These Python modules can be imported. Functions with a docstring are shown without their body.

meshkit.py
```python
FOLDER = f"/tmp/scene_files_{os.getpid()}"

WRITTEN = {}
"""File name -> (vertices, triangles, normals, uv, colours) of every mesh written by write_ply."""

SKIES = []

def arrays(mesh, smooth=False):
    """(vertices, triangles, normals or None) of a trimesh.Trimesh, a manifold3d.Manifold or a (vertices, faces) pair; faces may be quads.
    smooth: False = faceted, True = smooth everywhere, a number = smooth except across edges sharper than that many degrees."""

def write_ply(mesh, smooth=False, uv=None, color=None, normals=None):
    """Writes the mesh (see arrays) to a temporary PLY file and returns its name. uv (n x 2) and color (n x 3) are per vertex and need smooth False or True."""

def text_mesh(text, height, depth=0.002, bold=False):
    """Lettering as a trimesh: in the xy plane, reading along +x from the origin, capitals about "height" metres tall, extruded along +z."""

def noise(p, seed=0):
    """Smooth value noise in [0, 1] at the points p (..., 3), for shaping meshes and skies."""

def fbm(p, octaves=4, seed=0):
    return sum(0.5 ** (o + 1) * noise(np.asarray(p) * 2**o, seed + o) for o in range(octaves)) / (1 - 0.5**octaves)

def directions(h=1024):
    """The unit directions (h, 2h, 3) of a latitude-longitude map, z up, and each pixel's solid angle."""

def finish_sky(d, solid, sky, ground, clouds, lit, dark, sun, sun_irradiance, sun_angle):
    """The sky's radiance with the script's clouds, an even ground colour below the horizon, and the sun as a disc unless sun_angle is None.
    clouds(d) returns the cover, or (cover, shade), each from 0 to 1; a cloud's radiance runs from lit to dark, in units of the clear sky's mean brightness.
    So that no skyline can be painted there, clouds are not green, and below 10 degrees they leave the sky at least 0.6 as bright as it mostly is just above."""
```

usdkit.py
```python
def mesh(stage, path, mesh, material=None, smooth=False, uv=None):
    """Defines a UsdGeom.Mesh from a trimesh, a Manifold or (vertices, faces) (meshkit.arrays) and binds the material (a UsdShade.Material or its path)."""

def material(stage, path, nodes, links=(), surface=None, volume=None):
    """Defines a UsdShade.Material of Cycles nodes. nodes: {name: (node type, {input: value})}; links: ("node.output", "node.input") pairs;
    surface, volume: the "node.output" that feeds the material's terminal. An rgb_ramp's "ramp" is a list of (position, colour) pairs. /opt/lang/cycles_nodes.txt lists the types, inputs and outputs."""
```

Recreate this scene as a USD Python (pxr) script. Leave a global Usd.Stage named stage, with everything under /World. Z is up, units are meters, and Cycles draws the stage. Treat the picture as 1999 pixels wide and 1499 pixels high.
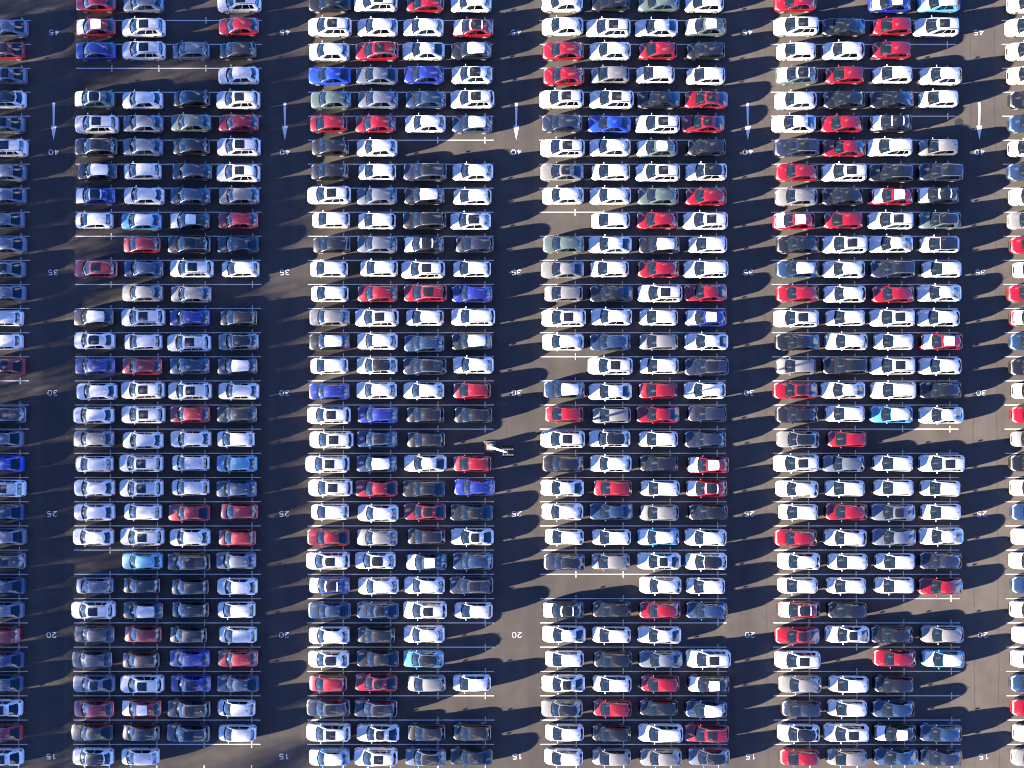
import math, random
import numpy as np, trimesh, manifold3d
from shapely.geometry import LineString, Polygon
from shapely.ops import unary_union
import usdkit, meshkit
from pxr import Usd, UsdGeom, UsdLux, UsdShade, Gf, Sdf

stage = Usd.Stage.CreateInMemory()
UsdGeom.SetStageUpAxis(stage, UsdGeom.Tokens.z)
UsdGeom.SetStageMetersPerUnit(stage, 1.0)
UsdGeom.Xform.Define(stage, '/World')
UsdGeom.Scope.Define(stage, '/World/Looks')
RNG = random.Random(7)

# ------------------------------------------------------------------ camera
CAM_H, TILT, F_PX = 88.0, 0.5615, 1584.0
cam = UsdGeom.Camera.Define(stage, '/World/camera')
cam.AddTranslateOp().Set((0, 0, CAM_H))
cam.AddRotateXOp().Set(TILT)
FOC = 35.0
AP = FOC * 1999 / F_PX
cam.CreateFocalLengthAttr(FOC)
cam.CreateHorizontalApertureAttr(AP)
cam.CreateVerticalApertureAttr(AP * 768 / 1024)
cam.CreateHorizontalApertureOffsetAttr(AP * 209.5 / 1999)
cam.CreateVerticalApertureOffsetAttr(AP * 50.0 / 1999)
cam.CreateClippingRangeAttr(Gf.Vec2f(1, 6000))
cam.CreateExposureAttr(4.05)

# ------------------------------------------------------------------ sky and sun
SUN_EL = math.radians(11.5)
SUN_AZ = math.radians(180 + 15.0)          # maths angle of the direction towards the sun, from +x
SX, SY, SZ = math.cos(SUN_AZ) * math.cos(SUN_EL), math.sin(SUN_AZ) * math.cos(SUN_EL), math.sin(SUN_EL)
sky_mat = usdkit.material(stage, '/World/Looks/sky_light', {
    'tc': ('texture_coordinate', {}),
    'map': ('mapping', {'scale': (1.0, 1.6, 1.0)}),
    'noise': ('noise_texture', {'scale': 1.8, 'detail': 5.0, 'roughness': 0.55, 'distortion': 0.6}),
    'cov': ('rgb_ramp', {'ramp': [(0.0, (0, 0, 0)), (0.585, (0, 0, 0)), (0.64, (0.7, 0.7, 0.7)), (1.0, (1.0, 1.0, 1.0))]}),
    'sky': ('sky_texture', {'sky_type': 'single_scattering', 'sun_disc': False, 'sun_elevation': SUN_EL,
                            'sun_rotation': math.atan2(SX, SY), 'altitude': 100.0, 'air_density': 0.4, 'aerosol_density': 0.25, 'ozone_density': 7.5}),
    'cloud': ('mix_color', {'b': (3.8, 3.6, 3.55)}),
    'bg': ('background_shader', {'strength': 0.065})},
    [('tc.generated', 'map.vector'), ('map.vector', 'noise.vector'), ('noise.fac', 'cov.fac'), ('cov.color', 'cloud.fac'),
     ('sky.color', 'cloud.a'), ('cloud.result', 'bg.color')], surface='bg.background')
sky = UsdLux.DomeLight.Define(stage, '/World/sky')
UsdShade.MaterialBindingAPI.Apply(sky.GetPrim()).Bind(sky_mat)
sky.GetPrim().SetCustomDataByKey('kind', 'structure')
sky.GetPrim().SetCustomDataByKey('label', 'clear low-sun sky with thin drifting cloud')
sun = UsdLux.DistantLight.Define(stage, '/World/sun')
sun.CreateIntensityAttr(1.25)
sun.CreateNormalizeAttr(True)
sun.CreateAngleAttr(0.5)
sun.CreateColorAttr(Gf.Vec3f(1.0, 0.83, 0.62))
sun.AddRotateZOp().Set(math.degrees(math.atan2(SY, SX)) + 90)
sun.AddRotateXOp().Set(90 - math.degrees(SUN_EL))

# ------------------------------------------------------------------ helpers
used = {}
def numbered(parent, name):
    k = (str(parent), name)
    n = used.get(k, -1) + 1
    used[k] = n
    return f'{parent}/{name}' if n == 0 else f'{parent}/{name}_{n:03d}'

def data(prim, **kw):
    for k, v in kw.items():
        if v:
            prim.SetCustomDataByKey(k, v)

def mesh(parent, name, m, mat, smooth=False, **kw):
    g = usdkit.mesh(stage, numbered(parent, name), m, mat, smooth=smooth)
    data(g.GetPrim(), **kw)
    return g

def xform(parent, name, loc=None, rz=0, **kw):
    x = UsdGeom.Xform.Define(stage, numbered(parent, name))
    if loc is not None:
        x.AddTranslateOp().Set(Gf.Vec3d(*map(float, loc)))
        if rz:
            x.AddRotateZOp().Set(float(rz))
    data(x.GetPrim(), **kw)
    return x

def lerp(a, b, t):
    return a + (b - a) * t

def box(x0, x1, y0, y1, z0, z1):
    b = trimesh.creation.box((x1 - x0, y1 - y0, z1 - z0))
    b.apply_translation(((x0 + x1) / 2, (y0 + y1) / 2, (z0 + z1) / 2))
    return b

def soft_box(x0, x1, y0, y1, z0, z1, r):
    pts = [(x, y, z) for x in (x0 + r, x1 - r) for y in (y0 + r, y1 - r) for z in (z0 + r, z1 - r)]
    s = manifold3d.Manifold.sphere(r, 8)
    return manifold3d.Manifold.batch_hull([s.translate(p) for p in pts])

def tri(m):
    v, f, _ = meshkit.arrays(m)
    return trimesh.Trimesh(v, f, process=False)

def cat(ms):
    return trimesh.util.concatenate([tri(m) for m in ms])

def flat(poly, z=0.0):
    """A shapely polygon as a flat sheet facing up."""
    polys = list(poly.geoms) if hasattr(poly, 'geoms') else [poly]
    out = []
    for p in polys:
        v, f = trimesh.creation.triangulate_polygon(p, engine='earcut')
        v3 = np.c_[v, np.full(len(v), z)]
        a, b, c = v3[f[:, 0]], v3[f[:, 1]], v3[f[:, 2]]
        flip = np.cross(b - a, c - a)[:, 2] < 0
        f = f.copy()
        f[flip] = f[flip][:, ::-1]
        out.append(trimesh.Trimesh(v3, f, process=False))
    return trimesh.util.concatenate(out)

def grid(fn, us, vs):
    """A sheet of fn(u, v) over us x vs."""
    P = np.array([[fn(u, v) for v in vs] for u in us], float)
    n, m = len(us), len(vs)
    i = np.arange(n * m).reshape(n, m)
    q = np.stack([i[:-1, :-1], i[1:, :-1], i[1:, 1:], i[:-1, 1:]], -1).reshape(-1, 4)
    return P.reshape(-1, 3), q

def sheet(fn, u0, u1, v0, v1, nu, nv):
    v, q = grid(fn, np.linspace(u0, u1, nu), np.linspace(v0, v1, nv))
    return trimesh.Trimesh(v, np.vstack([q[:, [0, 1, 2]], q[:, [0, 2, 3]]]), process=False)

def up(m, dirv=(0, 0, 1)):
    """Flips a sheet so that it faces dirv on the whole."""
    if (m.face_normals * m.area_faces[:, None]).sum(0) @ np.array(dirv, float) < 0:
        m.faces = m.faces[:, ::-1]
    return m

# ------------------------------------------------------------------ materials
def mat(name, nodes, links, surface='p.BSDF'):
    return usdkit.material(stage, '/World/Looks/' + name, nodes, links, surface=surface)

def plain(name, color, rough=0.5, metal=0.0, coat=0.0, spec=0.5):
    return mat(name, {'p': ('principled_bsdf', {'base_color': color, 'roughness': rough, 'metallic': metal,
                                                 'coat_weight': coat, 'specular_ior_level': spec})}, [])

def paint(name, color, metal=0.0, rough=0.41, vary=0.10):
    c = np.array(color)
    return mat(name, {
        'oi': ('object_info', {}),
        'tc': ('geometry', {}),
        'dust': ('noise_texture', {'scale': 1.3, 'detail': 4.0}),
        'ramp': ('rgb_ramp', {'ramp': [(0.0, tuple(c * (1 - vary))), (1.0, tuple(np.minimum(c * (1 + vary), 0.82)))]}),
        'mixd': ('mix_color', {'b': (0.32, 0.30, 0.28)}),
        'df': ('math', {'math_type': 'multiply', 'value2': 0.001}),
        'rr': ('map_range', {'from_min': 0.3, 'from_max': 0.7, 'to_min': 0.03, 'to_max': 0.075}),
        'p': ('principled_bsdf', {'roughness': rough, 'metallic': metal, 'coat_weight': 1.0, 'coat_ior': 1.62, 'specular_ior_level': 0.27})},
        [('oi.random', 'ramp.fac'), ('tc.position', 'dust.vector'), ('dust.fac', 'df.value1'), ('df.value', 'mixd.fac'),
         ('ramp.color', 'mixd.a'), ('mixd.result', 'p.base_color'), ('dust.fac', 'rr.value'), ('rr.result', 'p.coat_roughness')])

PAINT = {
    'w': ('white', paint('paint_white', (0.30, 0.31, 0.325), vary=0.05)),
    'r': ('red', paint('paint_red', (0.088, 0.0005, 0.0035))),
    'k': ('black', paint('paint_black', (0.0022, 0.0022, 0.0025))),
    'n': ('dark navy', paint('paint_navy', (0.005, 0.0065, 0.015))),
    'b': ('indigo', paint('paint_indigo', (0.003, 0.008, 0.090))),
    'u': ('royal blue', paint('paint_royal', (0.003, 0.020, 0.19))),
    's': ('silver', paint('paint_silver', (0.095, 0.098, 0.105), metal=0.25)),
    'g': ('grey blue', paint('paint_greyblue', (0.052, 0.063, 0.092), metal=0.25)),
    't': ('teal grey', paint('paint_teal', (0.037, 0.055, 0.056), metal=0.25)),
    'a': ('light blue', paint('paint_lightblue', (0.030, 0.115, 0.21))),
    'm': ('slate blue', paint('paint_slate', (0.0055, 0.016, 0.043), metal=0.2)),
}
FILM = plain('white_film', (0.45, 0.45, 0.45), rough=0.6, spec=0.2)
BLACK_ROOF = paint('roof_black', (0.002, 0.002, 0.0022))
TRIM = plain('black_trim', (0.004, 0.004, 0.0042), rough=0.9, spec=0.03)
TYRE = plain('tyre_rubber', (0.015, 0.015, 0.016), rough=0.8)
ALLOY = plain('alloy', (0.16, 0.16, 0.17), rough=0.45, metal=0.3)
RAIL = plain('rail_metal', (0.13, 0.13, 0.135), rough=0.45, metal=0.3)
CABIN = mat('cabin_trim', {'g': ('geometry', {}), 'n': ('noise_texture', {'scale': 9.0, 'detail': 3.0}),
                           'r': ('rgb_ramp', {'ramp': [(0.3, (0.010, 0.0105, 0.012)), (0.7, (0.03, 0.03, 0.031))]}),
                           'p': ('principled_bsdf', {'roughness': 0.8})},
            [('g.position', 'n.vector'), ('n.fac', 'r.fac'), ('r.color', 'p.base_color')])
PAPER = plain('paper', (0.55, 0.55, 0.53), rough=0.8)
SUNROOF = plain('sunroof_glass', (0.006, 0.007, 0.009), rough=0.03, spec=0.6)
LAMP_RED = plain('tail_lamp', (0.10, 0.004, 0.004), rough=0.12, coat=1.0)
LAMP_CLEAR = plain('head_lamp', (0.20, 0.205, 0.215), rough=0.12, metal=0.5, coat=1.0)

def glass(name, tint, dust):
    return mat(name, {'fr': ('fresnel', {'IOR': 1.75}), 't': ('transparent_bsdf', {'color': tint}),
                      'g': ('glossy_bsdf', {'color': (1, 1, 1), 'roughness': 0.015}), 'm': ('mix_closure', {}),
                      'd': ('diffuse_bsdf', {'color': dust}), 'm2': ('mix_closure', {'fac': 0.008})},
               [('fr.fac', 'm.fac'), ('t.BSDF', 'm.closure1'), ('g.BSDF', 'm.closure2'), ('m.closure', 'm2.closure1'), ('d.BSDF', 'm2.closure2')], surface='m2.closure')
GLASS = glass('windscreen_glass', (0.50, 0.66, 0.62), (0.26, 0.36, 0.33))
GLASS_DARK = glass('privacy_glass', (0.10, 0.12, 0.15), (0.03, 0.035, 0.04))

ASPHALT = mat('asphalt', {
    'g': ('geometry', {}),
    'big': ('noise_texture', {'scale': 0.045, 'detail': 4.0, 'roughness': 0.6}),
    'mid': ('noise_texture', {'scale': 0.5, 'detail': 6.0, 'roughness': 0.65, 'distortion': 0.4}),
    'fine': ('noise_texture', {'scale': 22.0, 'detail': 3.0, 'roughness': 0.7}),
    'lane_m': ('mapping', {'scale': (1.0, 0.03, 1.0)}),
    'lane': ('noise_texture', {'scale': 0.33, 'detail': 2.0, 'roughness': 0.5}),
    'spot': ('voronoi_texture', {'scale': 0.33, 'randomness': 1.0}),
    'spotr': ('rgb_ramp', {'ramp': [(0.0, (0.45, 0.45, 0.45)), (0.045, (0.72, 0.72, 0.72)), (0.10, (1, 1, 1))]}),
    'r1': ('rgb_ramp', {'ramp': [(0.30, (0.0335, 0.0310, 0.0312)), (0.70, (0.0475, 0.0435, 0.0420))]}),
    'r2': ('rgb_ramp', {'ramp': [(0.30, (0.84, 0.84, 0.84)), (0.70, (1.12, 1.12, 1.12))]}),
    'r3': ('rgb_ramp', {'ramp': [(0.25, (0.72, 0.72, 0.72)), (0.75, (1.25, 1.25, 1.25))]}),
    'r4': ('rgb_ramp', {'ramp': [(0.40, (0.88, 0.88, 0.90)), (0.50, (1.0, 1.0, 1.0)), (0.60, (1.08, 1.07, 1.06))]}),
    'm1': ('mix_color', {'blend_type': 'multiply', 'fac': 1.0, 'use_clamp_result': False}),
    'm2': ('mix_color', {'blend_type': 'multiply', 'fac': 1.0, 'use_clamp_result': False}),
    'm3': ('mix_color', {'blend_type': 'multiply', 'fac': 1.0, 'use_clamp_result': False}),
    'm4': ('mix_color', {'blend_type': 'multiply', 'fac': 0.35, 'use_clamp_result': False}),
    'b': ('bump', {'strength': 0.25, 'distance': 0.01}),
    'p': ('principled_bsdf', {'roughness': 0.85, 'specular_ior_level': 0.2, 'diffuse_roughness': 1.0})},
    [('g.position', 'big.vector'), ('g.position', 'mid.vector'), ('g.position', 'fine.vector'), ('g.position', 'lane_m.vector'),
     ('lane_m.vector', 'lane.vector'), ('g.position', 'spot.vector'), ('spot.distance', 'spotr.fac'),
     ('big.fac', 'r1.fac'), ('mid.fac', 'r2.fac'), ('fine.fac', 'r3.fac'), ('lane.fac', 'r4.fac'),
     ('r1.color', 'm1.a'), ('r2.color', 'm1.b'), ('m1.result', 'm2.a'), ('r3.color', 'm2.b'), ('m2.result', 'm3.a'), ('r4.color', 'm3.b'),
     ('m3.result', 'm4.a'), ('spotr.color', 'm4.b'), ('m4.result', 'p.base_color'), ('fine.fac', 'b.height'), ('b.normal', 'p.normal')])

def road_paint(name, color):
    c = np.array(color)
    return mat(name, {'g': ('geometry', {}), 'n': ('noise_texture', {'scale': 5.0, 'detail': 5.0, 'roughness': 0.7}),
                      'r': ('rgb_ramp', {'ramp': [(0.25, tuple(c * 0.62)), (0.42, tuple(c)), (1.0, tuple(c))]}),
                      'p': ('principled_bsdf', {'roughness': 0.7})},
               [('g.position', 'n.vector'), ('n.fac', 'r.fac'), ('r.color', 'p.base_color')])
WHITE_LINE = road_paint('line_paint', (0.33, 0.33, 0.33))
TICK_LINE = road_paint('tick_paint', (0.36, 0.33, 0.24))
MARK = road_paint('mark_paint', (0.40, 0.40, 0.40))
STAIN = plain('oil', (0.010, 0.0095, 0.009), rough=0.6)
SEAM = plain('seam_tar', (0.022, 0.021, 0.021), rough=0.7)

# ------------------------------------------------------------------ the lot's grid (metres)
X_LEFT = [-60.94, -35.77, -10.52, 14.65, 39.87, 65.05]      # left end of each block's bay lines
BLOCK, PITCH, Y45 = 20.18, 2.6190, 41.96                    # block length, row pitch, middle of row 45
def row_y(n):
    return Y45 - (45 - n) * PITCH

# ------------------------------------------------------------------ ground
ground = xform('/World', 'ground', (0, 0, 0), kind='structure', label='dark asphalt of the car park')
mesh(ground.GetPath(), 'asphalt', flat(Polygon([(-3000, -3000), (3000, -3000), (3000, 3000), (-3000, 3000)])), ASPHALT)
for x in (-36.6, -14.4, -10.9, 11.0, 14.0, 36.3, 39.2, 61.6, 64.2):            # paving joints that run along the aisles
    pts = [(x + 0.05 * math.sin(k * 1.7 + x), -60 + 3 * k) for k in range(41)]
    mesh(ground.GetPath(), 'paving_joint', flat(LineString(pts).buffer(0.022), 0.003), SEAM)
for cx, cy, r, s in ((60.35, 32.1, 0.42, 3), (12.15, -2.72, 0.36, 5)):
    q = random.Random(s)
    pts = [(cx + r * q.uniform(0.75, 1.1) * math.cos(a), cy + r * q.uniform(0.75, 1.1) * math.sin(a)) for a in np.linspace(0, 2 * math.pi, 14)[:-1]]
    mesh(ground.GetPath(), 'oil_stain', flat(Polygon(pts).buffer(0.08), 0.004), STAIN)
MAST_XY = (9.22, -3.15)
for b, x0 in enumerate(X_LEFT):
    for n in range(14, 47):
        y = row_y(n) + PITCH / 2
        xa, xb = x0, x0 + BLOCK
        if b == 0:
            xa = x0 + 13.5
        if b == 5:
            xb = x0 + 6.5
        if b == 2 and n == 27:
            xb = MAST_XY[0] - 0.66
        w = 0.052
        bl = mesh(ground.GetPath(), 'bay_line', flat(Polygon([(xa, y - w), (xb, y - w), (xb, y + w), (xa, y + w)]), 0.005), WHITE_LINE)
        for i in range(4):
            tx = x0 + 3.88 + 5.12 * i
            if tx < xa or tx > xb - 0.1 or (b == 2 and i == 3 and n == 27):
                continue
            mesh(bl.GetPath(), 'tick', flat(Polygon([(tx - .055, y - .36), (tx + .055, y - .36), (tx + .055, y + .36), (tx - .055, y + .36)]), 0.009), TICK_LINE)

# painted numbers and arrows
def arc(cx, cy, r, a0, a1, ry=None, n=10):
    return [(cx + r * math.cos(math.radians(a)), cy + (ry or r) * math.sin(math.radians(a))) for a in np.linspace(a0, a1, n)]
GW, GH = 0.40, 0.54
GLYPH = {
    '0': [arc(.2, .34, .2, 0, 180) + arc(.2, .2, .2, 180, 360) + [(.4, .34)]],
    '1': [[(.06, .40), (.22, .54), (.22, 0)]],
    '2': [arc(.2, .36, .19, 165, -20, .18) + [(.0, .0), (.4, .0)]],
    '3': [arc(.18, .40, .19, 150, -80, .14) + arc(.18, .15, .21, 80, -150, .15), [(.12, .275), (.2, .275)]],
    '4': [[(.42, .14), (.0, .14), (.27, .54), (.27, 0)]],
    '5': [[(.38, .54), (.04, .54), (.03, .28), (.2, .31)] + arc(.19, .155, .2, 80, -150, .155)],
}
def text(s):
    out, x = [], 0.0
    for ch in s:
        for line in GLYPH[ch]:
            out.append(LineString([(px + x, py) for px, py in line]).buffer(0.032, cap_style=2, join_style=1, resolution=3))
        x += 0.60
    g = unary_union(out)
    cx = (g.bounds[0] + g.bounds[2]) / 2
    pts = lambda c: [(-(px - cx), -(py - GH / 2)) for px, py in c]                # turned half round, as they lie in the lot
    ps = list(g.geoms) if hasattr(g, 'geoms') else [g]
    return unary_union([Polygon(pts(p.exterior.coords), [pts(h.coords) for h in p.interiors]) for p in ps])
WORD = {15: 'fifteen', 20: 'twenty', 25: 'twenty-five', 30: 'thirty', 35: 'thirty-five', 40: 'forty', 45: 'forty-five'}
AISLE = ['far left aisle', 'second aisle from left', 'middle aisle', 'second aisle from right', 'far right aisle']
AX = [-38.20, -13.04, 12.14, 37.34, 62.54]
for i, ax in enumerate(AX):
    for n in (45, 40, 35, 30, 25, 20, 15):
        x = xform('/World', 'floor_number', (ax, row_y(n), 0.006), label=f'white number {WORD[n]} painted upside down in the {AISLE[i]}',
                  category='painted number', group='row numbers painted in the aisles')
        mesh(x.GetPath(), 'lettering', flat(text(str(n))), MARK)
    x = xform('/World', 'floor_arrow', (ax, 32.2, 0.006), label=f'long white arrow painted pointing down the {AISLE[i]}', category='painted arrow', group='arrows painted in the aisles')
    mesh(x.GetPath(), 'shaft', flat(Polygon([(-.15, 2.08), (.15, 2.08), (.075, -.45), (-.075, -.45)])), MARK)
    mesh(x.GetPath(), 'arrow_head', flat(Polygon([(-.31, -.45), (.31, -.45), (0, -2.0)])), MARK)

# ------------------------------------------------------------------ cars
KIND = {
    # length, width, height; windscreen foot and head (front), rear glass foot and head, belt heights, half widths foot/head front and rear
    'S': dict(name='suv', cat='SUV', L=4.70, W=1.86, H=1.67, nose=0.88, cowl=1.06, belt=1.08, tail=1.0, a0=1.02, a1=1.90, b0=4.58, b1=4.13, w0=.85, w1f=.66, w1r=.63, rise=.12, fall=.09, sill=.24, bowf=.26, bowt=.10, bowr=.20, bowrt=.05),
    'X': dict(name='crossover', cat='crossover', L=4.37, W=1.80, H=1.57, nose=0.82, cowl=1.00, belt=1.02, tail=.96, a0=.94, a1=1.70, b0=4.26, b1=3.64, w0=.82, w1f=.63, w1r=.55, rise=.12, fall=.10, sill=.22, bowf=.26, bowt=.12, bowr=.24, bowrt=.16),
    'H': dict(name='hatchback', cat='hatchback', L=4.05, W=1.70, H=1.53, nose=0.78, cowl=.98, belt=.97, tail=.94, a0=.70, a1=1.62, b0=3.96, b1=3.50, w0=.78, w1f=.64, w1r=.60, rise=.11, fall=.09, sill=.20, bowf=.20, bowt=.05, bowr=.14, bowrt=.04),
    'F': dict(name='fastback', cat='fastback', L=4.56, W=1.80, H=1.42, nose=0.74, cowl=.92, belt=.93, tail=.93, a0=1.10, a1=1.92, b0=4.42, b1=3.46, w0=.82, w1f=.61, w1r=.56, rise=.10, fall=.11, sill=.18, bowf=.26, bowt=.14, bowr=.16, bowrt=.05),
}

def shapes(k):
    """All part meshes of one kind of car, nose at -x, standing on z = 0."""
    d = KIND[k]
    L, Wh, H = d['L'], d['W'] / 2, d['H']
    ctr = L / 2

    def half(s):
        f = max(0.0, (0.15 - s) / 0.15)
        r = max(0.0, (s - 0.88) / 0.12)
        return Wh * (1 - 0.42 * (1 - math.sqrt(max(0, 1 - f * f))) - 0.30 * (1 - math.sqrt(max(0, 1 - r * r))) - 0.015 * math.cos(math.pi * 2 * (s - 0.5)) * 0.5)

    s_cowl = (d['a0'] + 0.12) / L
    def ztop(s):
        if s < 0.035:
            return lerp(d['nose'] - 0.20, d['nose'], (s / 0.035) ** 0.5)
        if s < s_cowl:
            t = (s - 0.035) / (s_cowl - 0.035)
            return lerp(d['nose'], d['cowl'], 1 - (1 - t) ** 1.7)
        if s < 0.95:
            return lerp(d['cowl'], d['belt'], (s - s_cowl) / (0.95 - s_cowl))
        return lerp(d['belt'], d['tail'] - 0.10, ((s - 0.95) / 0.05) ** 1.6)

    def zbot(s):
        return d['sill'] + 0.13 * max(0, (0.10 - s) / 0.10) ** 1.3 + 0.16 * max(0, (s - 0.90) / 0.10) ** 1.3

    # cross-section, q = 0 sill ... 1 middle of the top
    QF = [(0.86, 0.0, 0), (0.955, 0.10, 0), (0.99, 0.30, 0), (1.0, 0.48, 0), (0.995, 0.66, 0), (0.985, 0.80, 0), (0.965, 0.90, 0), (0.925, 0.965, 0), (0.86, 1.0, 0.0), (0.66, 1.0, .45), (0.45, 1.0, .75), (0.22, 1.0, .95), (0.0, 1.0, 1.0)]
    def section(s):
        w, zt, zb = half(s), ztop(s), zbot(s)
        crown = 0.075 if s < s_cowl else 0.03
        sh = zt - crown
        return [(w * a, zb + (sh - zb) * h + crown * c) for a, h, c in QF]
    def body_pt(s, q, off=0.0):
        e = section(s)
        q = min(max(q, 0), 1) * (len(e) - 1)
        i = min(int(q), len(e) - 2)
        y, z = lerp(e[i][0], e[i + 1][0], q - i), lerp(e[i][1], e[i + 1][1], q - i)
        return np.array([s * L - ctr, y, z])
    def body_off(s, q, off):
        p = body_pt(s, q)
        a = body_pt(min(s + .01, 1), q) - body_pt(max(s - .01, 0), q)
        b = body_pt(s, min(q + .02, 1)) - body_pt(s, max(q - .02, 0))
        n = np.cross(a, b)
        if n[1] < 0 and q < 0.7 or n[2] < 0 and q >= 0.7:
            n = -n
        return p + n / np.linalg.norm(n) * off

    st = [0, .0015, .004, .009, .016, .024, .033, .048, .066, .088, .112, .138, .165, .20, .24, .30, .38, .46, .54, .62, .70, .78, .84, .88, .91, .94, .96, .97, .98, .988, .994, .998, 1.0]
    rings = []
    for s in st:
        e = section(s)
        rings.append([(s * L - ctr, y, z) for y, z in e] + [(s * L - ctr, -y, z) for y, z in e[-2::-1]])
    n = len(rings[0])
    v = np.array(rings).reshape(-1, 3)
    f = []
    for i in range(len(st) - 1):
        for j in range(n):
            a, b_, c, e_ = i * n + j, i * n + (j + 1) % n, (i + 1) * n + (j + 1) % n, (i + 1) * n + j
            f += [(a, b_, c), (a, c, e_)]
    v = np.vstack([v, [[-ctr, 0, v[:n, 2].mean()]], [[ctr, 0, v[-(len(v) // len(st)):, 2].mean()]]])
    c0, c1 = len(v) - 2, len(v) - 1
    o = (len(st) - 1) * n
    for j in range(n):
        f += [(c0, (j + 1) % n, j), (c1, o + j, o + (j + 1) % n)]
    t = trimesh.Trimesh(v, f, process=True)
    t.fix_normals()
    man = manifold3d.Manifold(manifold3d.Mesh(t.vertices.astype(np.float32), t.faces.astype(np.uint32)))
    R = 0.335 if k != 'S' else 0.36
    wx = (0.195 * L - ctr, 0.795 * L - ctr)
    for x in wx:
        for sg in (-1, 1):
            c = manifold3d.Manifold.cylinder(0.6, R + 0.055, R + 0.055, 24).rotate((90, 0, 0)).translate((x, sg * (Wh + 0.05) + (0.3), R))
            man = man - c
    out = {'body': (man, 32)}

    # bonnet panel, 6 mm proud of the body with the shut line round it
    def bonnet(q, s):
        p = body_off(s, abs(q), 0.007)
        return p if q > 0 else p * (1, -1, 1)
    s0, s1 = 0.035, (d['a0'] - 0.05) / L
    B = []
    for sg in (1, -1):
        def g(u, v_):
            sA = lerp(s0 + 0.025 * (1 - v_) ** 2, s1 + 0.05 * (1 - v_) ** 2, u)
            p = body_off(sA, lerp(0.66, 1.0, v_), 0.007)
            return p * (1, sg, 1)
        B.append(up(sheet(g, 0, 1, 0, 1, 9, 8)))
    bm = trimesh.util.concatenate(B)
    out['bonnet'] = (bm, 40)

    # cabin surfaces
    zb0, zb1 = ztop(d['a0'] / L) + 0.012, ztop(0.93) - 0.015
    def zroof(p, v_):
        z = H - (d['rise'] * ((0.4 - p) / 0.4) ** 2 if p < 0.4 else d['fall'] * ((p - 0.4) / 0.6) ** 2)
        return z - 0.035 * v_ ** 2 - 0.028 * v_ ** 8
    def w1(p):
        return lerp(d['w1f'], d['w1r'], p ** 1.6)
    def roof(p, v_, off=0.0):
        x = lerp(d['a1'] + d['bowt'] * v_ ** 2, d['b1'] - d['bowrt'] * v_ ** 2, p)
        return np.array([x - ctr, v_ * w1(p), zroof(p, v_) + off])
    def front(v_, t, off=0.0):
        A = np.array([d['a0'] + d['bowf'] * v_ ** 2 - ctr, v_ * d['w0'], zb0 - 0.03 * v_ ** 2])
        Bp = roof(0, v_)
        p = A + (Bp - A) * t
        return p + np.array([-.35, 0, .94]) * (0.035 * math.sin(math.pi * min(max(t, 0), 1)) + off)
    w0r = d['w0'] - 0.04
    def rear(v_, t, off=0.0):
        A = np.array([d['b0'] - d['bowr'] * v_ ** 2 - ctr, v_ * w0r, zb1])
        Bp = roof(1, v_)
        p = A + (Bp - A) * t
        return p + np.array([.5, 0, .86]) * (0.03 * math.sin(math.pi * min(max(t, 0), 1)) + off)
    def side(s, t, sg, off=0.0):
        A0, A1 = front(1, 0), rear(1, 0)
        A = A0 + (A1 - A0) * s
        A[1] += 0.035 * math.sin(math.pi * s)
        A[2] = lerp(A0[2], A1[2], s) + 0.005
        Bp = roof(s, 1)
        p = A + (Bp - A) * t
        p[1] += 0.03 * math.sin(math.pi * t) + off
        return p * (1, sg, 1)

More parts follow.
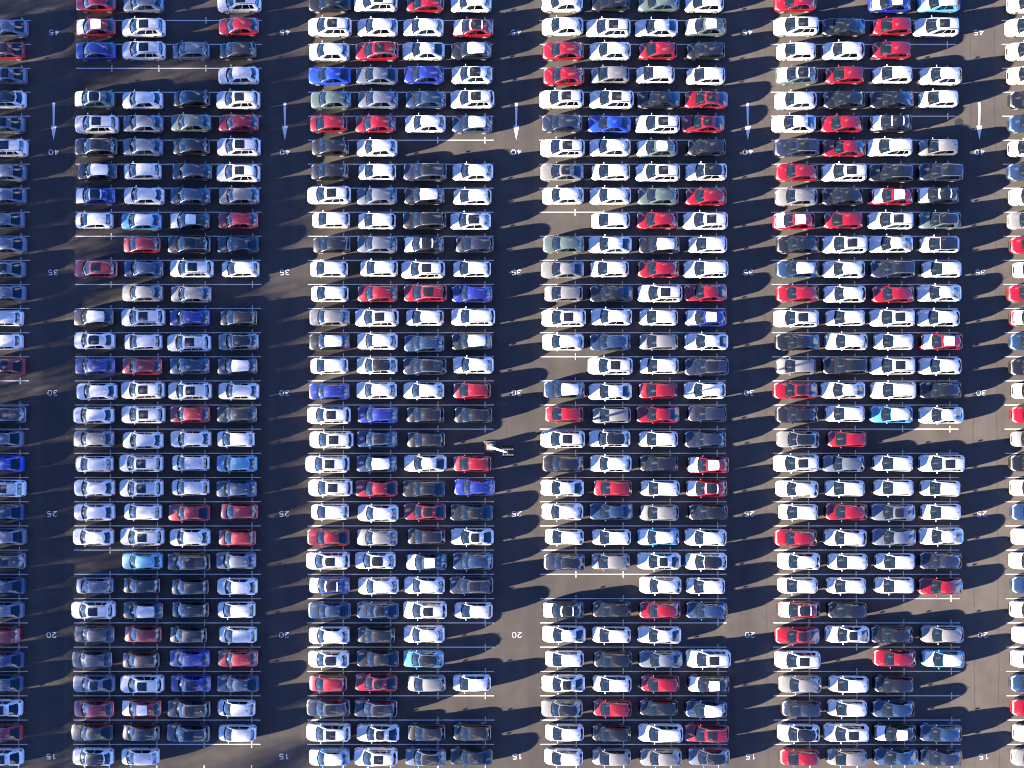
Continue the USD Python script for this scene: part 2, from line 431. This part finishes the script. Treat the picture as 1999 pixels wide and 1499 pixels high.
    vf = 0.925
    fr = []
    A = lambda m, dv: fr.append(up(m, dv))
    for a, b_ in ((-1, -vf), (vf, 1)):
        A(sheet(lambda u, w: front(u, w), a, b_, 0, 1, 3, 8), (-.4, 0, 1))
    A(sheet(lambda u, w: front(u, w), -vf, vf, 0.95, 1, 9, 3), (-.4, 0, 1))
    vr = 0.84 if k != 'F' else 0.86
    rt0, rt1 = (0.10, 0.90) if k != 'F' else (0.10, 0.985)
    for a, b_ in ((-1, -vr), (vr, 1)):
        A(sheet(lambda u, w: rear(u, w), a, b_, 0, 1, 3, 8), (.5, 0, 1))
    A(sheet(lambda u, w: rear(u, w), -vr, vr, rt1, 1, 9, 3), (.5, 0, 1))
    A(sheet(lambda u, w: rear(u, w), -vr, vr, 0, rt0, 9, 3), (.5, 0, 1))
    wins = {'S': ((.10, .43), (.455, .72), (.74, .90)), 'X': ((.10, .45), (.475, .83)), 'H': ((.05, .46), (.485, .86)), 'F': ((.10, .46), (.485, .82))}[k]
    edges = [0.0] + [e for w_ in wins for e in w_] + [1.0]
    for sg in (-1, 1):
        for a, b_ in zip(edges[0::2], edges[1::2]):
            A(sheet(lambda u, w: side(u, w, sg), a, b_, 0.05, .93, 4 if b_ - a > .05 else 2, 6), (0, sg, 0))
        A(sheet(lambda u, w: side(u, w, sg), 0, 1, .93, 1, 14, 2), (0, sg, .5))
        A(sheet(lambda u, w: side(u, w, sg), 0, 1, -0.06, .05, 14, 3), (0, sg, .5))
    out['cabin_frame'] = (trimesh.util.concatenate(fr), 35)
    out['roof'] = (up(sheet(lambda u, w: roof(u, w, .002), -0.0, 1.0, -1, 1, 15, 15)), 40)
    out['windscreen'] = (up(sheet(lambda u, w: front(u, w, -.006), -vf, vf, .05, .95, 11, 7), (-.4, 0, 1)), 60)
    out['cowl'] = (up(sheet(lambda u, w: front(u, w, .004), -.96, .96, -.10, .085, 13, 3), (-.4, 0, 1)), 60)
    out['rear_window'] = (up(sheet(lambda u, w: rear(u, w, -.006), -vr, vr, rt0, rt1, 11, 7), (.5, 0, 1)), 60)
    out['side_windows'] = [(up(sheet(lambda u, w, sg=sg: side(u, w, sg, -.006), a, b_, .05, .93, 5, 5), (0, sg, 0)), 60, i) for sg in (-1, 1) for i, (a, b_) in enumerate(wins)]
    # spoiler lip over the rear glass
    if k != 'F':
        out['spoiler'] = (up(sheet(lambda u, w: roof(1, w) + np.array([-0.05 + 0.17 * u * (1 - .35 * w ** 2), 0, .012 - .045 * u]), 0, 1, -.93, .93, 4, 9)), 40)
    # sunroof, films
    p0, p1 = {'S': (.10, .56), 'X': (.08, .68), 'F': (.10, .66), 'H': (.1, .6)}[k]
    vs = {'S': .70, 'X': .80, 'F': .78, 'H': .7}[k]
    pm = lerp(p0, p1, .5)
    out['sunroof'] = (trimesh.util.concatenate([up(sheet(lambda u, w: roof(u, w, .010), a, b_, -vs, vs, 6, 9)) for a, b_ in ((p0, pm - .003), (pm + .003, p1))]), 40)
    out['roof_film'] = (up(sheet(lambda u, w: roof(u, w, .008), .10, .70, -.86, .86, 8, 11)), 40)
    out['film_strips'] = [(up(sheet(lambda u, w: roof(u, w, .016), a, a + .075, -.84, .84, 3, 11)), 40) for a in (.02, .68)]
    rails = []
    for sg in (-1, 1):
        pts = [roof(p, .93, .045 * min(1, 12 * min(p - .03, .97 - p))) * (1, sg, 1) for p in np.linspace(.03, .97, 10)]
        rails.append((trimesh.util.concatenate([trimesh.creation.cylinder(.017, segment=(a, b_), sections=6) for a, b_ in zip(pts[:-1], pts[1:])]), 40))
    out['rails'] = rails
    fin = trimesh.creation.extrude_polygon(Polygon([(-.11, 0), (.10, 0), (.10, .03), (.05, .075), (.02, .075)]), .028)
    fin.apply_transform(trimesh.transformations.rotation_matrix(math.pi / 2, (1, 0, 0)))
    fin.apply_translation(roof(.88, 0) + (0, .014, -.005))
    out['aerial'] = (fin, False)
    # mirrors
    out['mirrors'] = []
    for sg in (-1, 1):
        base = side(.03, 0.05, sg)
        m = soft_box(base[0] + .12, base[0] + .23, .02, .19, 0.02, .12, .035)
        a = tri(m)
        if sg < 0:
            a.vertices[:, 1] *= -1
            a.faces = a.faces[:, ::-1]
        a.apply_translation((0, sg * (Wh - .055), base[2] + .015))
        out['mirrors'].append((a, 50))
    # lamps
    out['headlights'], out['taillights'] = [], []
    for sg in (1, -1):
        out['headlights'].append((up(sheet(lambda u, w: body_off(lerp(.012, .075 + .03 * (1 - w), u), lerp(.47, .70, w), .006) * (1, sg, 1), 0, 1, 0, 1, 6, 5), (-.3, sg, .5)), 50))
        out['taillights'].append((up(sheet(lambda u, w: body_off(lerp(.945, .992, u), lerp(.42, .68, w), .006) * (1, sg, 1), 0, 1, 0, 1, 5, 5), (.3, sg, .5)), 50))
    zg = d['nose'] - .24
    out['grille'] = (soft_box(-ctr - .012, -ctr + .10, -.36, .36, zg - .11, zg + .06, .02), 40)
    out['front_intake'] = (soft_box(-ctr - .010, -ctr + .12, -.52, .52, zg - .33, zg - .20, .02), 40)
    out['number_plate'] = None
    # wheels
    out['wheels'] = []
    for x in wx:
        for sg in (-1, 1):
            prof = [(R * .60, -.09), (R * .97, -.105), (R, -.07), (R, .07), (R * .97, .105), (R * .60, .09)]
            ty = trimesh.creation.revolve(np.array(prof + prof[:1])[::-1], sections=20)
            rm = trimesh.creation.cylinder(R * .62, .15, sections=20)
            spokes = [rm]
            rot = trimesh.transformations.rotation_matrix(math.pi / 2, (1, 0, 0))
            for i in range(5):
                b_ = box(.04, R * .60, -.035, .035, -.088, .088)
                b_.apply_transform(trimesh.transformations.rotation_matrix(i * 2 * math.pi / 5, (0, 0, 1)))
                spokes.append(b_)
            rm = trimesh.util.concatenate(spokes)
            hub = trimesh.creation.cylinder(R * .60, .162, sections=20)
            for m_ in (ty, rm, hub):
                m_.apply_transform(rot)
            ty.fix_normals()
            out['wheels'].append(((x, sg * (Wh - .125), R), ty, rm))
    # cabin furniture
    it = []
    zt = ztop(0.5)
    it.append(up(sheet(lambda u, w: np.array([u - ctr, w * (d['w0'] - .05), ztop(u / L) - .012]), d['a0'] + .30, d['b0'] - .22, -1, 1, 4, 3)))
    it.append(soft_box(d['a0'] + .12 - ctr, d['a0'] + .62 - ctr, -.62, .62, zb0 - .10, zb0 + .03, .05))
    seatx = d['a1'] + .42 - ctr
    for sg in (-1, 1):
        it.append(soft_box(seatx, seatx + .16, sg * .36 - .23, sg * .36 + .23, zt - .05, zt + .27, .06))
        it.append(soft_box(seatx + .05, seatx + .16, sg * .36 - .12, sg * .36 + .12, zt + .25, min(zt + .42, H - .09), .045))
    it.append(soft_box(seatx + .95, seatx + 1.12, -.58, .58, zt - .05, zt + .24, .06))
    tor = trimesh.creation.torus(.17, .016, major_sections=16, minor_sections=6)
    tor.apply_transform(trimesh.transformations.rotation_matrix(math.radians(65), (0, 1, 0)))
    tor.apply_translation((d['a0'] + .80 - ctr, .36, zb0 + .05))
    it.append(tor)
    out['interior'] = (cat(it), 40)
    out['dash_paper'] = (box(d['a0'] + .30 - ctr, d['a0'] + .51 - ctr, .20, .46, zb0 + .033, zb0 + .037), False)
    return out

SHAPES = {k: shapes(k) for k in KIND}
stage.CreateClassPrim('/World/CarKinds')
protos = {}
def make_proto(code):
    k, c, ft = code
    S, pm = SHAPES[k], PAINT[c][1]
    path = f'/World/CarKinds/{KIND[k]["name"]}_{len(protos)}'
    UsdGeom.Xform.Define(stage, path)
    def add(name, item, m, **kw):
        return mesh(path, name, item[0], m, smooth=item[1], **kw)
    white_bonnet = ft in 'pqx'
    roofm = {'k': BLACK_ROOF, 'w': PAINT['w'][1], 'x': PAINT['w'][1]}.get(ft, pm)
    add('body', S['body'], pm)
    add('bonnet', S['bonnet'], FILM if white_bonnet else pm, label='bonnet under white film' if white_bonnet else None)
    add('cabin_frame', S['cabin_frame'], pm)
    add('roof', S['roof'], roofm, label={'k': 'black roof', 'w': 'white roof', 'x': 'white roof'}.get(ft))
    add('windscreen', S['windscreen'], GLASS)
    add('cowl', S['cowl'], TRIM)
    add('rear_window', S['rear_window'], GLASS_DARK)
    for m_, sm, i in S['side_windows']:
        add('side_window', (m_, sm), GLASS if i == 0 else GLASS_DARK)
    if 'spoiler' in S:
        add('spoiler', S['spoiler'], roofm if ft not in 'kwx' else pm)
    if ft in 'sq':
        add('sunroof', S['sunroof'], SUNROOF)
    if ft == 'p':
        add('roof_film', S['roof_film'], FILM)
    if ft == 'q':
        for st_ in S['film_strips']:
            add('film_strip', st_, FILM)
    if k == 'S' or ft == 'k' and k == 'X':
        for r_ in S['rails']:
            add('roof_rail', r_, TRIM if c == 'w' else RAIL)
    add('aerial', S['aerial'], TRIM if k in 'H' else (roofm if ft not in 'k' else TRIM))
    for m_ in S['mirrors']:
        add('mirror', m_, pm if c != 'k' else TRIM)
    for m_ in S['headlights']:
        add('headlight', m_, LAMP_CLEAR)
    for m_ in S['taillights']:
        add('taillight', m_, LAMP_RED)
    add('grille', S['grille'], TRIM)
    add('front_intake', S['front_intake'], TRIM)
    for (loc, ty, rm) in S['wheels']:
        w = xform(path, 'wheel', loc)
        mesh(w.GetPath(), 'tyre', ty, TYRE, smooth=40)
        mesh(w.GetPath(), 'rim', rm, ALLOY, smooth=30)
    add('interior', S['interior'], CABIN)
    if (len(protos) % 3) != 1:
        add('dash_paper', S['dash_paper'], PAPER)
    protos[code] = path
    return path

# One row of the lot per line, from the row above painted 45 downwards: left edge | four blocks of four bays | right edge.
# Each car: kind (S suv, X crossover, H hatchback, F fastback), paint, top (. plain, s sunroof, k black roof, w white roof, p white bonnet and
# roof panel, q white bonnet and roof strips, x white bonnet and white roof); - is an empty bay.
LOT = '''
-   | Xr. Xg. -   Sws | Fk. Sws Hr. Xw. | Xw. Hk. Xt. Hw. | Xr. -   Xbp Xax | Xw.
Fg. | Xrp Sws -   Xr. | Sws Xw. Xw. Xrq | Xw. Sws Fw. Xtp | Sws Fk. Hr. Sws | Xw.
Frs | Xb. Sws Hg. Hk. | Xw. Srs Fw. Xkw | Xr. Xw. Hr. Hk. | Hw. Xw. Hr. -   | Xw.
Fgs | -   -   -   Xw. | Fu. Fg. Xb. Xws | Xr. Hs. Hw. Hw. | Xtq Hr. Hw. Xw. | Xw.
Xwk | Xtq Xw. Hk. Sws | Xt. Xg. Xm. Sws | Sws Sws Fk. Frs | Xw. Xk. Fk. Hw. | Xk.
Fgs | Sws Xg. Xt. Xr. | Hr. Xr. Xw. Xmw | Xn. Fu. Sws Frs | Fw. Xr. Xkq -   | Xm.
Sws | Sks Xg. Hk. Sws | Hk. Xw. -   -   | Sws Xw. Xtp Hk. | Sns Fr. Sw. Hs. | Hw.
Fg. | Xkw Hw. Xn. Sws | Hk. Hw. Sns Xw. | Fss Hw. Sws Xwk | Xr. Sws Sks Sns | Xm.
Fg. | Xbq Xw. Xm. Xs. | Sws Xg. Xkw Hw. | Xw. Xw. Xt. Xr. | Xs. Xk. Xrp Xkq | Xw.
Fg. | Hw. Xaw Xkp Xr. | Hw. Hw. Sks Xws | -   Hw. Xr. Sws | Xrp Hr. Sws Xtk | Xs.
Fg. | -   Hr. Sks Fn. | Hk. Xg. Xkq Hn. | Xt. Fw. Xkw Hw. | Xk. Sws Fw. Hwk | Xr.
Fgs | Srs Xm. Sws Hw. | Hw. Hw. Sws Hw. | Fs. Hw. Xr. Sw. | Xmw Xw. Sns Hw. | Hw.
Fg. | -   Xs. Xs. -   | Hw. Xr. Srs Xb. | Hs. Fk. Sws Fr. | Xr. Xw. Xr. Fw. | Xr.
Hw. | Xkw Sws Xb. Hk. | Xs. Sws Hw. Sw. | Sws Xw. Hw. Xbp | Sws Hw. Sws Xw. | Xrp
Hw. | Xws Hw. Sws Xsk | Xkw Xw. Xm. Xkw | Xw. Xm. Hs. Fw. | Fk. Xw. Hw. Xrp | Xm.
Frs | Xb. Xr. Xm. Xnw | Hw. Xwk Sns Xw. | -   Sws Hw. Sns | Hs. Sks Sws Xw. | Xk.
-   | Xw. Sws Sws Xw. | Xb. Xw. Xw. Hr. | Xmw Fw. Hr. Xw. | Frs Fw. Sw. Xk. | Hw.
Sns | Xw. Sws Xr. Xk. | Sws Xb. Hk. Hk. | Hr. Hs. Fr. Hn. | Xk. Hw. Xaw Fw. | Xr.
Fg. | Xs. Xw. Xw. Hw. | Sws Xms Hk. -   | Sws Xwk Hw. Xn. | Xsk Hr. -   -   | Hs.
Fu. | Hw. Sws Hw. Xa. | Sws Xmw Fw. Hr. | Xk. Xw. Hk. Xrp | Sws Xg. Hw. Sws | Xk.
Sws | Xw. Sws Hw. Xm. | Sws Fr. Fk. Xb. | Fw. Hr. Hw. Xrq | Xw. Hw. Hw. Hw. | Xw.
Fm. | Xw. Hw. Fr. Hr. | Hw. Xw. Frs Fk. | Xw. Fm. Hs. Hk. | Hw. Xr. Fgs Hw. | Xm.
Fg. | Xw. Sws Xw. Hr. | Fr. Xs. Hk. Fws | Hw. Hw. Xax Xw. | Xr. Xw. Fg. Fw. | Xw.
Sns | -   Xa. Sks Xg. | Sws Xws Xmp Xm. | Xnk Hs. Fws Xwk | Xw. Hw. Hw. Xn. | Xw.
Fm. | Hg. Hk. Hk. Xw. | Xbq Xw. Xw. Sns | -   -   Xw. Hw. | Hw. Hw. Hw. Fr. | Xm.
Fg. | Sws Xnw Hk. Hw. | Fm. Fms Sws Hw. | Xkq Hk. Xr. Xm. | Xrq Hk. -   -   | Xw.
Hr. | Xn. Hr. Hk. Hw. | Xw. Hk. Xw. -   | Fw. Hw. Fw. -   | Frs Fws Xk. Xs. | Xw.
Fm. | Xn. Hk. Xb. Xr. | Xws Fk. Xak -   | Hw. Hk. Fg. Sws | Sws -   Xr. Xax | Xw.
Fm. | Fgs Sws Xbs Fm. | Hr. Frs Hs. Hw. | Fws Hw. Hr. Xkp | Xs. Hw. Hk. -   | Xm.
Fws | Xr. Xrp Sks Hw. | Sns Sns -   -   | Xsk Hr. Hk. Xmw | Hn. Hw. Xm. -   | Xr.
Fr. | Fk. Hk. Sns Hw. | Sws Fws Hk. Hk. | Hw. Hk. Sw. Srs | Xwk Sws Xkp Xm. | Xw.
Fws | Xwk Hw. -   -   | Xax Sws Xgk Fk. | Hw. Hs. Xs. Xgk | Hr. Hs. Fm. Xn. | Xs.
'''
ORD = ['first', 'second', 'third', 'fourth']
NUM = {1: 'one row', 2: 'two rows'}
CX = [2.40, 7.54, 12.66, 17.78]
def describe(code, b, i, n):
    k, c, ft = code
    col, kind = PAINT[c][0], KIND[k]['cat']
    what = {'.': f'{col} {kind}', 's': f'{col} {kind} with sunroof', 'k': f'black-roofed {col} {kind}', 'w': f'white-roofed {col} {kind}',
            'p': f'white-bonneted panel-roofed {col} {kind}', 'q': f'white-bonneted strip-roofed {col} {kind}', 'x': f'white-bonneted white-roofed {col} {kind}'}[ft]
    ref = 5 * round(n / 5) if n < 46 else 45
    where = f'level with painted {WORD[ref]}' if n == ref else f'{NUM[abs(n - ref)]} {"above" if n > ref else "below"} painted {WORD[ref]}'
    pos = 'cut by left edge' if b == 0 else 'cut by right edge' if b == 5 else f'{ORD[i]} in {ORD[b - 1]} full block'
    return f'{what}, {pos}, {where}'

for r, line in enumerate(LOT.strip().splitlines()):
    n = 46 - r
    for b, cell in enumerate(line.split('|')):
        for i, code in enumerate(cell.split()):
            if code == '-':
                continue
            bay = 3 if b == 0 else 0 if b == 5 else i
            k = code[0]
            path = protos.get(code) or make_proto(code)
            dx = RNG.gauss(0, 0.10) + {'S': 0.0, 'X': 0.0, 'H': 0.04, 'F': -0.02}[k]
            loc = (X_LEFT[b] + CX[bay] + dx, row_y(n) + 0.24 + RNG.gauss(0, 0.05), 0)
            x = xform('/World', KIND[k]['name'], loc, RNG.gauss(0, 0.45), label=describe(code, b, i, n), category=KIND[k]['cat'],
                      group='cars parked in rows across the car park')
            x.GetPrim().GetReferences().AddInternalReference(path)
            x.GetPrim().SetInstanceable(True)

# ------------------------------------------------------------------ floodlight mast
CONC = mat('concrete', {'g': ('geometry', {}), 'n': ('noise_texture', {'scale': 3.0, 'detail': 6.0}),
                        'r': ('rgb_ramp', {'ramp': [(0.3, (0.040, 0.039, 0.040)), (0.7, (0.065, 0.063, 0.062))]}), 'p': ('principled_bsdf', {'roughness': 0.9})},
           [('g.position', 'n.vector'), ('n.fac', 'r.fac'), ('r.color', 'p.base_color')])
BRICK = mat('plinth_red', {'g': ('geometry', {}), 'n': ('noise_texture', {'scale': 4.0, 'detail': 5.0}),
                           'r': ('rgb_ramp', {'ramp': [(0.3, (0.050, 0.010, 0.009)), (0.7, (0.085, 0.022, 0.018))]}), 'p': ('principled_bsdf', {'roughness': 0.7})},
            [('g.position', 'n.vector'), ('n.fac', 'r.fac'), ('r.color', 'p.base_color')])
MASTW = plain('mast_white', (0.36, 0.36, 0.36), rough=0.4)
mast = xform('/World', 'floodlight_mast', (*MAST_XY, 0), label='tall white mast on a red plinth with black floodlights at its top', category='floodlight mast')
mp = mast.GetPath()
mesh(mp, 'footing', soft_box(-.64, .64, -.66, .62, -.05, .13, .03), CONC, smooth=30)
mesh(mp, 'plinth', soft_box(-.38, .34, -.36, .36, .10, .95, .03), BRICK, smooth=30)
HM = 13.6
pole = trimesh.creation.revolve(np.array([(0, .9), (.16, .9), (.145, 1.3), (.085, HM), (.085, HM + .3), (0, HM + .3)]), sections=18)
mesh(mp, 'pole', pole, MASTW, smooth=35)
mesh(mp, 'base_flange', trimesh.creation.cylinder(.36, .06, sections=20, transform=trimesh.transformations.translation_matrix((0, 0, .98))), ALLOY, smooth=30)
LAMPHEAD = plain('lamp_head_black', (0.002, 0.002, 0.0021), rough=0.9, spec=0.02)
for sg in (-1, 1):
    mesh(mp, 'crossbar', box(-.30, .72, sg * .26 - .03, sg * .26 + .03, HM + .20, HM + .26), RAIL)
mesh(mp, 'yoke', box(.16, .22, -.23, .23, HM + .21, HM + .25), RAIL)
mesh(mp, 'yoke', box(-.22, -.16, -.23, .23, HM + .21, HM + .25), RAIL)
for i in range(4):
    for sg in (-1, 1):
        x, y, z = -.24 + .29 * i, sg * .42, HM + .18
        T = trimesh.transformations
        R_ = T.translation_matrix((x, y, z)) @ T.rotation_matrix(math.radians(sg * 32), (1, 0, 0))
        h = tri(soft_box(-.12, .12, -.13, .13, -.12, .10, .03))
        fl = mesh(mp, 'floodlight', h.apply_transform(R_), LAMPHEAD, smooth=30)
        mesh(fl.GetPath(), 'lens', box(-.10, .10, -.11, .11, -.128, -.122).apply_transform(R_), SUNROOF)
        mesh(fl.GetPath(), 'bracket', box(x - .02, x + .02, min(y, sg * .29), max(y, sg * .29), z + .02, z + .07), RAIL)

# ------------------------------------------------------------------ trees along the western edge, whose shade falls across the left blocks
BARK = plain('bark', (0.09, 0.07, 0.055), rough=0.9)
LEAF = mat('leaf', {'oi': ('object_info', {}), 'r': ('rgb_ramp', {'ramp': [(0, (0.035, 0.060, 0.018)), (1, (0.075, 0.085, 0.025))]}),
                    'd': ('diffuse_bsdf', {}), 't': ('translucent_bsdf', {}), 'm': ('mix_closure', {'fac': 0.3})},
           [('oi.random', 'r.fac'), ('r.color', 'd.color'), ('r.color', 't.color'), ('d.BSDF', 'm.closure1'), ('t.BSDF', 'm.closure2')], surface='m.closure')
stage.CreateClassPrim('/World/TreeKinds')
def tree_proto(i):
    q = np.random.default_rng(40 + i)
    path = f'/World/TreeKinds/broad_tree_{i}'
    UsdGeom.Xform.Define(stage, path)
    Ht = 17.6 + 0.8 * i
    tr = [trimesh.creation.revolve(np.array([(0, 0), (.26, 0), (.20, 2), (.13, 6), (.03, Ht * .93), (0, Ht * .93)]), sections=9)]
    tips = []
    for j in range(56):
        z = q.uniform(1.8, Ht * .90)
        a = q.uniform(0, 2 * math.pi)
        reach = (2.9 * (1 - (max(z - 8, 0) / (Ht - 8)) ** 1.8) + .4) * q.uniform(.7, 1.05)
        tip = np.array([math.cos(a) * reach, math.sin(a) * reach, z + reach * .45])
        tr.append(trimesh.creation.cylinder(.035, segment=((0, 0, z), tip), sections=5))
        tips += [lerp(np.array([0, 0, z]), tip, t) for t in (.45, .75, 1.0)]
    mesh(path, 'trunk', cat(tr), BARK, smooth=40)
    V, Fc = [], []
    for c in tips:
        m = int(58 * (1.1 if c[2] < 12 else .62))
        P = c + q.normal(0, 1, (m, 3)) * (.62, .62, .5)
        for p in P:
            u = q.normal(0, 1, 3); u /= np.linalg.norm(u)
            w = np.cross(u, q.normal(0, 1, 3)); w /= np.linalg.norm(w)
            s = q.uniform(.09, .17)
            k = len(V)
            V += [p - u * s, p + w * s * .6, p + u * s, p - w * s * .6]
            Fc.append((k, k + 1, k + 2, k + 3))
    mesh(path, 'crown', (np.array(V), np.array(Fc)), LEAF)
    return path
TP = [tree_proto(i) for i in range(3)]
tq = random.Random(11)
ORDINAL = 'first second third fourth fifth sixth seventh eighth ninth tenth eleventh twelfth thirteenth fourteenth fifteenth sixteenth seventeenth eighteenth nineteenth twentieth'.split() + ['twenty-' + o for o in 'first second third fourth fifth sixth seventh eighth'.split()]
for i, y in enumerate(np.arange(-70, 44, 4.6)):
    x = xform('/World', 'tree', (-87 + tq.uniform(-1.5, 1.5), y + tq.uniform(-.8, .8), 0), tq.uniform(0, 360), label=f'leafy tree beyond the left edge, {ORDINAL[i]} in its row counted from the bottom',
              category='tree', group='row of trees beyond the left edge')
    x.GetPrim().GetReferences().AddInternalReference(TP[i % 3])
    x.GetPrim().SetInstanceable(True)
